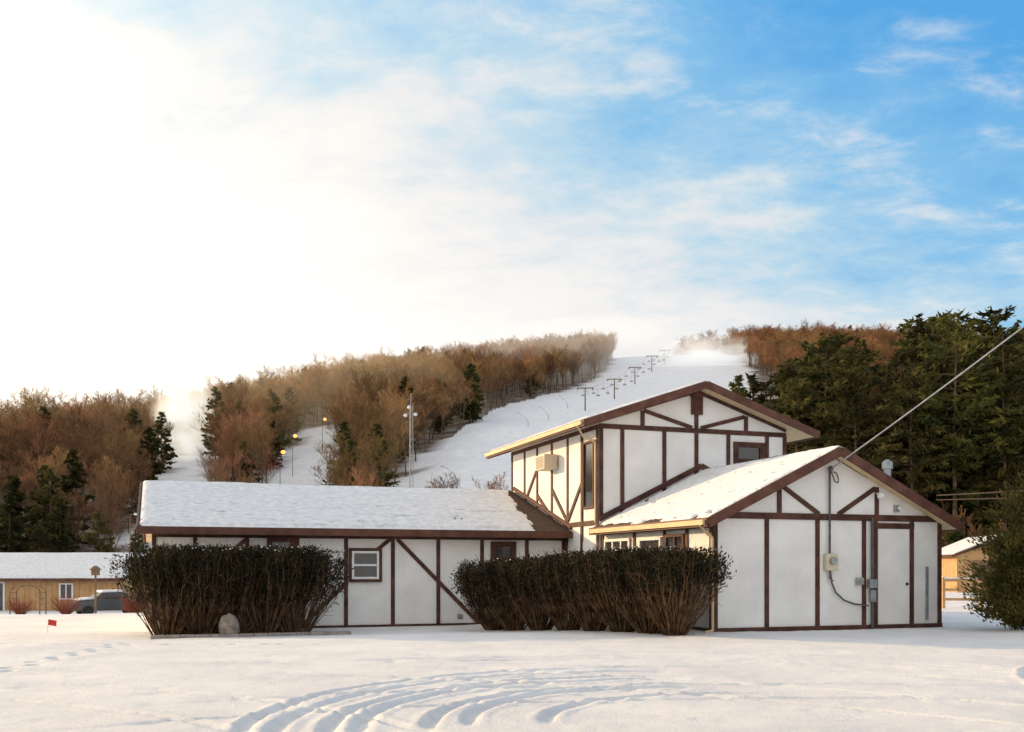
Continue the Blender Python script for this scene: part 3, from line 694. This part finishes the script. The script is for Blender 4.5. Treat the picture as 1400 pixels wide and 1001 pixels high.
x,y=-11.1,110; ms_=empty('lattice_light_mast',(x,y,G(x,y)))
m=MB(); hh=1.6+.162*110-G(x,y)
c3=[(.32*math.cos(a_),.32*math.sin(a_)) for a_ in (0.3,2.39,4.49)]
for cx,cy in c3: m.cyl((cx,cy,0),(cx*.6,cy*.6,hh),.03,n=5)
nseg=22
for i in range(nseg):
    z0=hh*i/nseg;z1=hh*(i+1)/nseg; k0=1-.4*i/nseg;k1=1-.4*(i+1)/nseg
    for j in range(3):
        p0=c3[j];p1=c3[(j+1)%3]; m.cyl((p0[0]*k0,p0[1]*k0,z0),(p1[0]*k1,p1[1]*k1,z1),.014,n=4); m.cyl((p0[0]*k0,p0[1]*k0,z0),(p1[0]*k0,p1[1]*k0,z0),.014,n=4)
m.cyl((0,0,hh),(0,0,hh+1.2),.03); m.cyl((-.6,0,hh-1),(.5,0,hh-1),.04)
m.obj('lattice',M_metal,ms_)
m=MB(); 
for dx,dz in ((-.6,-1.2),(.5,-1.1),(-.2,-.3)): m.ball((dx,-.1,hh+dz),.22,8,5,(1,.6,.9))
m.obj('lamp_heads',M_frame,ms_)
sl=empty('ski_chairlift'); m=MB(); ch=MB(); tops=[]
for (px_,yy) in ((800,292),(840,335),(868,392),(891,430),(909,470),(932,540)):
    x=(px_-700)/1368*yy; z=G(x,yy); h=6.6; tops.append(Vector((x,yy,z+h)))
    m.cyl((x,yy,z-.3),(x,yy,z+h),.22,.16); m.box(x-2.4,x+2.4,yy-.2,yy+.2,z+h-.12,z+h+.14)
    for s in (-1,1): m.box(x+s*2.2-.12,x+s*2.2+.12,yy-1.4,yy+1.4,z+h-.4,z+h-.12)
for a_,b_ in zip(tops[:-1],tops[1:]):
    for s in (-2.2,2.2):
        prev=None
        for i in range(13):
            f=i/12; c=a_.lerp(b_,f)+Vector((s,0,-.3-4*.9*f*(1-f)))
            if prev: m.cyl(prev,c,.035,n=4)
            prev=c
            if i%4==2:
                ch.cyl(c,c+Vector((0,0,-2.0)),.04,n=4); ch.box(c.x-.6,c.x+.6,c.y-.25,c.y+.25,c.z-2.1,c.z-2.02); ch.box(c.x-.6,c.x+.6,c.y+.2,c.y+.26,c.z-2.02,c.z-1.6)
m.obj('towers_and_cable',M_wood,sl); ch.obj('chairs',M_metal,sl)
M_lamp=bpy.data.materials.new('lamp_glow'); M_lamp.use_nodes=True; b=M_lamp.node_tree.nodes['Principled BSDF']; b.inputs['Emission Color'].default_value=(1,.36,.06,1); b.inputs['Emission Strength'].default_value=2.2; b.inputs['Base Color'].default_value=(1,.6,.3,1)
for i,(px_,yy,h) in enumerate([(625,168,3.2),(722,250,3.4),(750,275,3.6),(776,300,3.8),(804,350,4.2)]):
    x=(px_-700)/1368*yy; e_=empty('snowmaking_gun' if i==0 else 'snowmaking_gun.%03d'%i,(x,yy,G(x,yy)))
    m=MB(); m.cyl((0,0,0),(0,0,1.2),.08); m.path([(0,0,1.2),(-.7,0,h*.65),(-1.6,0,h*.88),(-2.4,0,h)],.045,5); m.cyl((-2.4,0,h),(-2.75,0,h),.11,.08,8); m.cyl((0,0,.9),(-.5,0,h*.5),.03); m.obj('boom',M_metal,e_)
for i,(px_,py_,yy) in enumerate([(383,598,175),(400,585,200),(441,560,235),(330,560,235),(403,528,330),(213,632,126),(178,697,92)]):
    x=(px_-700)/1368*yy; ztop=1.6+(775-py_)/1368*yy; z=G(x,yy); h=min(max(ztop-z,4),8)
    e_=empty('slope_light_pole' if i==0 else 'slope_light_pole.%03d'%i,(x,yy,z)); m=MB(); m.cyl((0,0,0),(0,0,h),.07,.04); m.cyl((0,0,h-.1),(.6,-.3,h+.1),.035); m.obj('pole',M_wood,e_)
    m=MB(); m.ball((.6,-.3,h),.42 if i<6 else .16,8,6,(1,1,.8)); m.obj('lamp',M_lamp if i<6 else M_frame,e_)

# ------------------------------------------------------------ snow-making mist and haze (scatter volumes, added emission imitates multiple scattering)
def mist(name,loc,sc_,dens,col,rot=(0,0,0),nscale=2.2,sd=0,homog=False,an=.35,em=0,shape=(1,1)):
    m=MB(); m.ball((0,0,0),1,24,14); 
    if shape!=(1,1): m.v=[(p[0]*(shape[0]+(shape[1]-shape[0])*(p[2]+1)/2),p[1]*(shape[0]+(shape[1]-shape[0])*(p[2]+1)/2),p[2]) for p in m.v]
    o=m.obj(name,M_frame); o.data.materials.clear()
    mt=bpy.data.materials.new(name); mt.use_nodes=True; nt=mt.node_tree; L=nt.links; nt.nodes.clear()
    out=nd(nt,'ShaderNodeOutputMaterial'); vp=nd(nt,'ShaderNodeVolumeScatter')
    emn=nd(nt,'ShaderNodeEmission'); emn.inputs['Color'].default_value=(*col,1); emn.inputs['Strength'].default_value=dens*em  # added self-glow standing in for multiply scattered light
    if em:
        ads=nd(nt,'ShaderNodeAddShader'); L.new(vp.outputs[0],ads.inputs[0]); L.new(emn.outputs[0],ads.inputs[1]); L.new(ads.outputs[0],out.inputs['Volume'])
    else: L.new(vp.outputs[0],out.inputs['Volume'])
    vp.inputs['Color'].default_value=(*col,1); vp.inputs['Anisotropy'].default_value=an; vp.inputs['Density'].default_value=dens
    if not homog:
        tc=nd(nt,'ShaderNodeTexCoord'); ln=nd(nt,'ShaderNodeVectorMath',operation='LENGTH'); L.new(tc.outputs['Object'],ln.inputs[0])
        mr=nd(nt,'ShaderNodeMapRange'); mr.interpolation_type='SMOOTHSTEP'; mr.inputs[1].default_value=.98; mr.inputs[2].default_value=.05; L.new(ln.outputs['Value'],mr.inputs[0])
        ns=nd(nt,'ShaderNodeTexNoise'); ns.inputs['Scale'].default_value=nscale; ns.inputs['Detail'].default_value=5; ns.inputs['Distortion'].default_value=.7
        ad=nd(nt,'ShaderNodeVectorMath',operation='ADD'); ad.inputs[1].default_value=(sd,sd*2,0); L.new(tc.outputs['Object'],ad.inputs[0]); L.new(ad.outputs[0],ns.inputs['Vector'])
        m2=nd(nt,'ShaderNodeMapRange'); m2.inputs[1].default_value=.38; m2.inputs[2].default_value=.62; L.new(ns.outputs[0],m2.inputs[0])
        mu=nd(nt,'ShaderNodeMath',operation='MULTIPLY'); L.new(mr.outputs[0],mu.inputs[0]); L.new(m2.outputs[0],mu.inputs[1])
        mu2=nd(nt,'ShaderNodeMath',operation='MULTIPLY'); L.new(mu.outputs[0],mu2.inputs[0]); mu2.inputs[1].default_value=dens; L.new(mu2.outputs[0],vp.inputs['Density'])
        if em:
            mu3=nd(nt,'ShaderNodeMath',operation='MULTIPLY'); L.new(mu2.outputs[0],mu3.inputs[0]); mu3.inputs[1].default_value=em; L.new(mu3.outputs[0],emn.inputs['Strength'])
        try: mt.cycles.volume_step_rate=3
        except Exception: pass
    o.data.materials.append(mt); o.location=loc; o.scale=sc_; o.rotation_euler=rot
    return o
def atpx(px_,py_,yy): return ((px_-700)/1368*yy,yy,1.6+(775-py_)/1368*yy)
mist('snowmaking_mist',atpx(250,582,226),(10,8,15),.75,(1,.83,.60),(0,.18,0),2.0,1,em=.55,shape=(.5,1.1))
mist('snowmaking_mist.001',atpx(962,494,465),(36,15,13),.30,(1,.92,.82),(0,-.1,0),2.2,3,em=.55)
mist('valley_haze',(-190,330,38),(190,170,70),.0020,(1,.72,.40),(0,0,0),homog=True,an=.5,em=.35)  # golden glow partly added as emission, imitating scattered sunlight
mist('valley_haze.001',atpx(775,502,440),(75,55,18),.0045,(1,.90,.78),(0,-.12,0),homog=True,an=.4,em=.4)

# ------------------------------------------------------------ world
wd=bpy.data.worlds.new('World'); scene.world=wd; wd.use_nodes=True; nt=wd.node_tree; L=nt.links; nt.nodes.clear()
out=nd(nt,'ShaderNodeOutputWorld')
sky=nd(nt,'ShaderNodeTexSky',sky_type='NISHITA'); sky.sun_disc=False; sky.sun_elevation=SUN_EL; sky.sun_rotation=-SUN_AZ; sky.altitude=300
bg1=nd(nt,'ShaderNodeBackground'); bg1.inputs[1].default_value=.12; L.new(sky.outputs[0],bg1.inputs[0])
tc=nd(nt,'ShaderNodeTexCoord'); sx=nd(nt,'ShaderNodeSeparateXYZ'); L.new(tc.outputs['Generated'],sx.inputs[0])
def mth(op,a,b=None,clamp=False):
    n=nd(nt,'ShaderNodeMath',operation=op); n.use_clamp=clamp
    for i,q in enumerate((a,b)):
        if q is None: continue
        if isinstance(q,(int,float)): n.inputs[i].default_value=q
        else: L.new(q,n.inputs[i])
    return n.outputs[0]
zc=mth('MAXIMUM',sx.outputs[2],0.0)
zz=mth('ADD',zc,.22)
cb=nd(nt,'ShaderNodeCombineXYZ'); L.new(mth('DIVIDE',sx.outputs[0],zz),cb.inputs[0]); L.new(mth('DIVIDE',sx.outputs[1],zz),cb.inputs[1])
def cloudn(scale,rot,sc2,loc,det,rough,dist):
    mp=nd(nt,'ShaderNodeMapping'); mp.inputs['Rotation'].default_value=(0,0,math.radians(rot)); mp.inputs['Scale'].default_value=sc2; mp.inputs['Location'].default_value=loc
    L.new(cb.outputs[0],mp.inputs[0])
    n=nd(nt,'ShaderNodeTexNoise'); n.inputs['Scale'].default_value=scale; n.inputs['Detail'].default_value=det; n.inputs['Roughness'].default_value=rough; n.inputs['Distortion'].default_value=dist; L.new(mp.outputs[0],n.inputs['Vector'])
    return n.outputs[0]
c_a=cloudn(2.0,25,(1.0,1.3,1),(5.3,2.2,0),10,.6,.15)
c_b=cloudn(5.5,20,(1,1.5,1),(1.3,7.2,0),9,.62,.25)
cmix=mth('ADD',mth('MULTIPLY',c_a,.62),mth('MULTIPLY',c_b,.38))
tt=mth('ADD',mth('ADD',sx.outputs[0],mth('MULTIPLY',zc,2.14)),mth('MULTIPLY',mth('SUBTRACT',cmix,.5),-1.3))
tt=mth('ADD',tt,mth('MULTIPLY',mth('MINIMUM',sx.outputs[1],0.0),1.6))  # unseen sky behind the camera turned to white cloud for neutral fill light
tt=mth('SUBTRACT',tt,.03)
rp=nd(nt,'ShaderNodeValToRGB'); L.new(mth('MULTIPLY',tt,1/1.5),rp.inputs[0]); e=rp.color_ramp.elements
e[0].position=.18; e[0].color=(1.15,1.11,1.05,1); e[1].position=.88; e[1].color=(.10,.42,.86,1)
for p,c in ((.38,(1.0,.97,.94)),(.47,(.82,.87,.90)),(.57,(.55,.76,.90)),(.70,(.26,.58,.90))):
    q=e.new(p); q.color=(*c,1)
cf=nd(nt,'ShaderNodeMapRange'); cf.interpolation_type='SMOOTHSTEP'; cf.inputs[1].default_value=.49; cf.inputs[2].default_value=.70
L.new(mth('ADD',mth('MULTIPLY',c_a,.35),mth('MULTIPLY',c_b,.65)),cf.inputs[0])
mxc=nd(nt,'ShaderNodeMix',data_type='RGBA'); L.new(mth('MULTIPLY',cf.outputs[0],.75),mxc.inputs[0]); L.new(rp.outputs[0],mxc.inputs[6]); mxc.inputs[7].default_value=(.95,.91,.90,1)
vz=nd(nt,'ShaderNodeMapRange'); vz.interpolation_type='SMOOTHSTEP'; vz.inputs[1].default_value=.50; vz.inputs[2].default_value=.72; L.new(zc,vz.inputs[0])
mxv=nd(nt,'ShaderNodeMix',data_type='RGBA'); L.new(mth('MULTIPLY',vz.outputs[0],.85),mxv.inputs[0]); L.new(mxc.outputs[2],mxv.inputs[6]); mxv.inputs[7].default_value=(.80,.79,.80,1)  # invented pale veil above the frame, added to neutralise the blue fill light
dp=nd(nt,'ShaderNodeVectorMath',operation='DOT_PRODUCT'); L.new(tc.outputs['Generated'],dp.inputs[0]); dp.inputs[1].default_value=SD
gw=mth('POWER',mth('MAXIMUM',dp.outputs['Value'],0.0),5.0)
gc=nd(nt,'ShaderNodeMix',data_type='RGBA',blend_type='ADD'); gc.inputs[0].default_value=1; L.new(mxv.outputs[2],gc.inputs[6])
gm=nd(nt,'ShaderNodeVectorMath',operation='SCALE'); gm.inputs[0].default_value=(1.0,.78,.48); L.new(mth('MULTIPLY',gw,1.3),gm.inputs['Scale']); L.new(gm.outputs[0],gc.inputs[7])
bg2=nd(nt,'ShaderNodeBackground'); bg2.inputs[1].default_value=1.0; L.new(gc.outputs[2],bg2.inputs[0])
ms=nd(nt,'ShaderNodeMixShader'); ms.inputs[0].default_value=.88; L.new(bg1.outputs[0],ms.inputs[1]); L.new(bg2.outputs[0],ms.inputs[2]); L.new(ms.outputs[0],out.inputs[0])
sl_=bpy.data.lights.new('sun','SUN'); sl_.energy=5.0; sl_.angle=math.radians(.6); sl_.color=(1,.68,.36)
so=bpy.data.objects.new('sun',sl_); so.rotation_euler=SD.to_track_quat('Z','Y').to_euler(); so.location=(0,0,50); link(so)
cam=bpy.data.cameras.new('camera'); cam.sensor_width=36; cam.lens=35.18; cam.shift_y=.196; cam.clip_end=6000; cam.clip_start=.1
co=bpy.data.objects.new('camera',cam); co.location=(0,0,1.6); co.rotation_euler=(math.pi/2,0,0); link(co); scene.camera=co
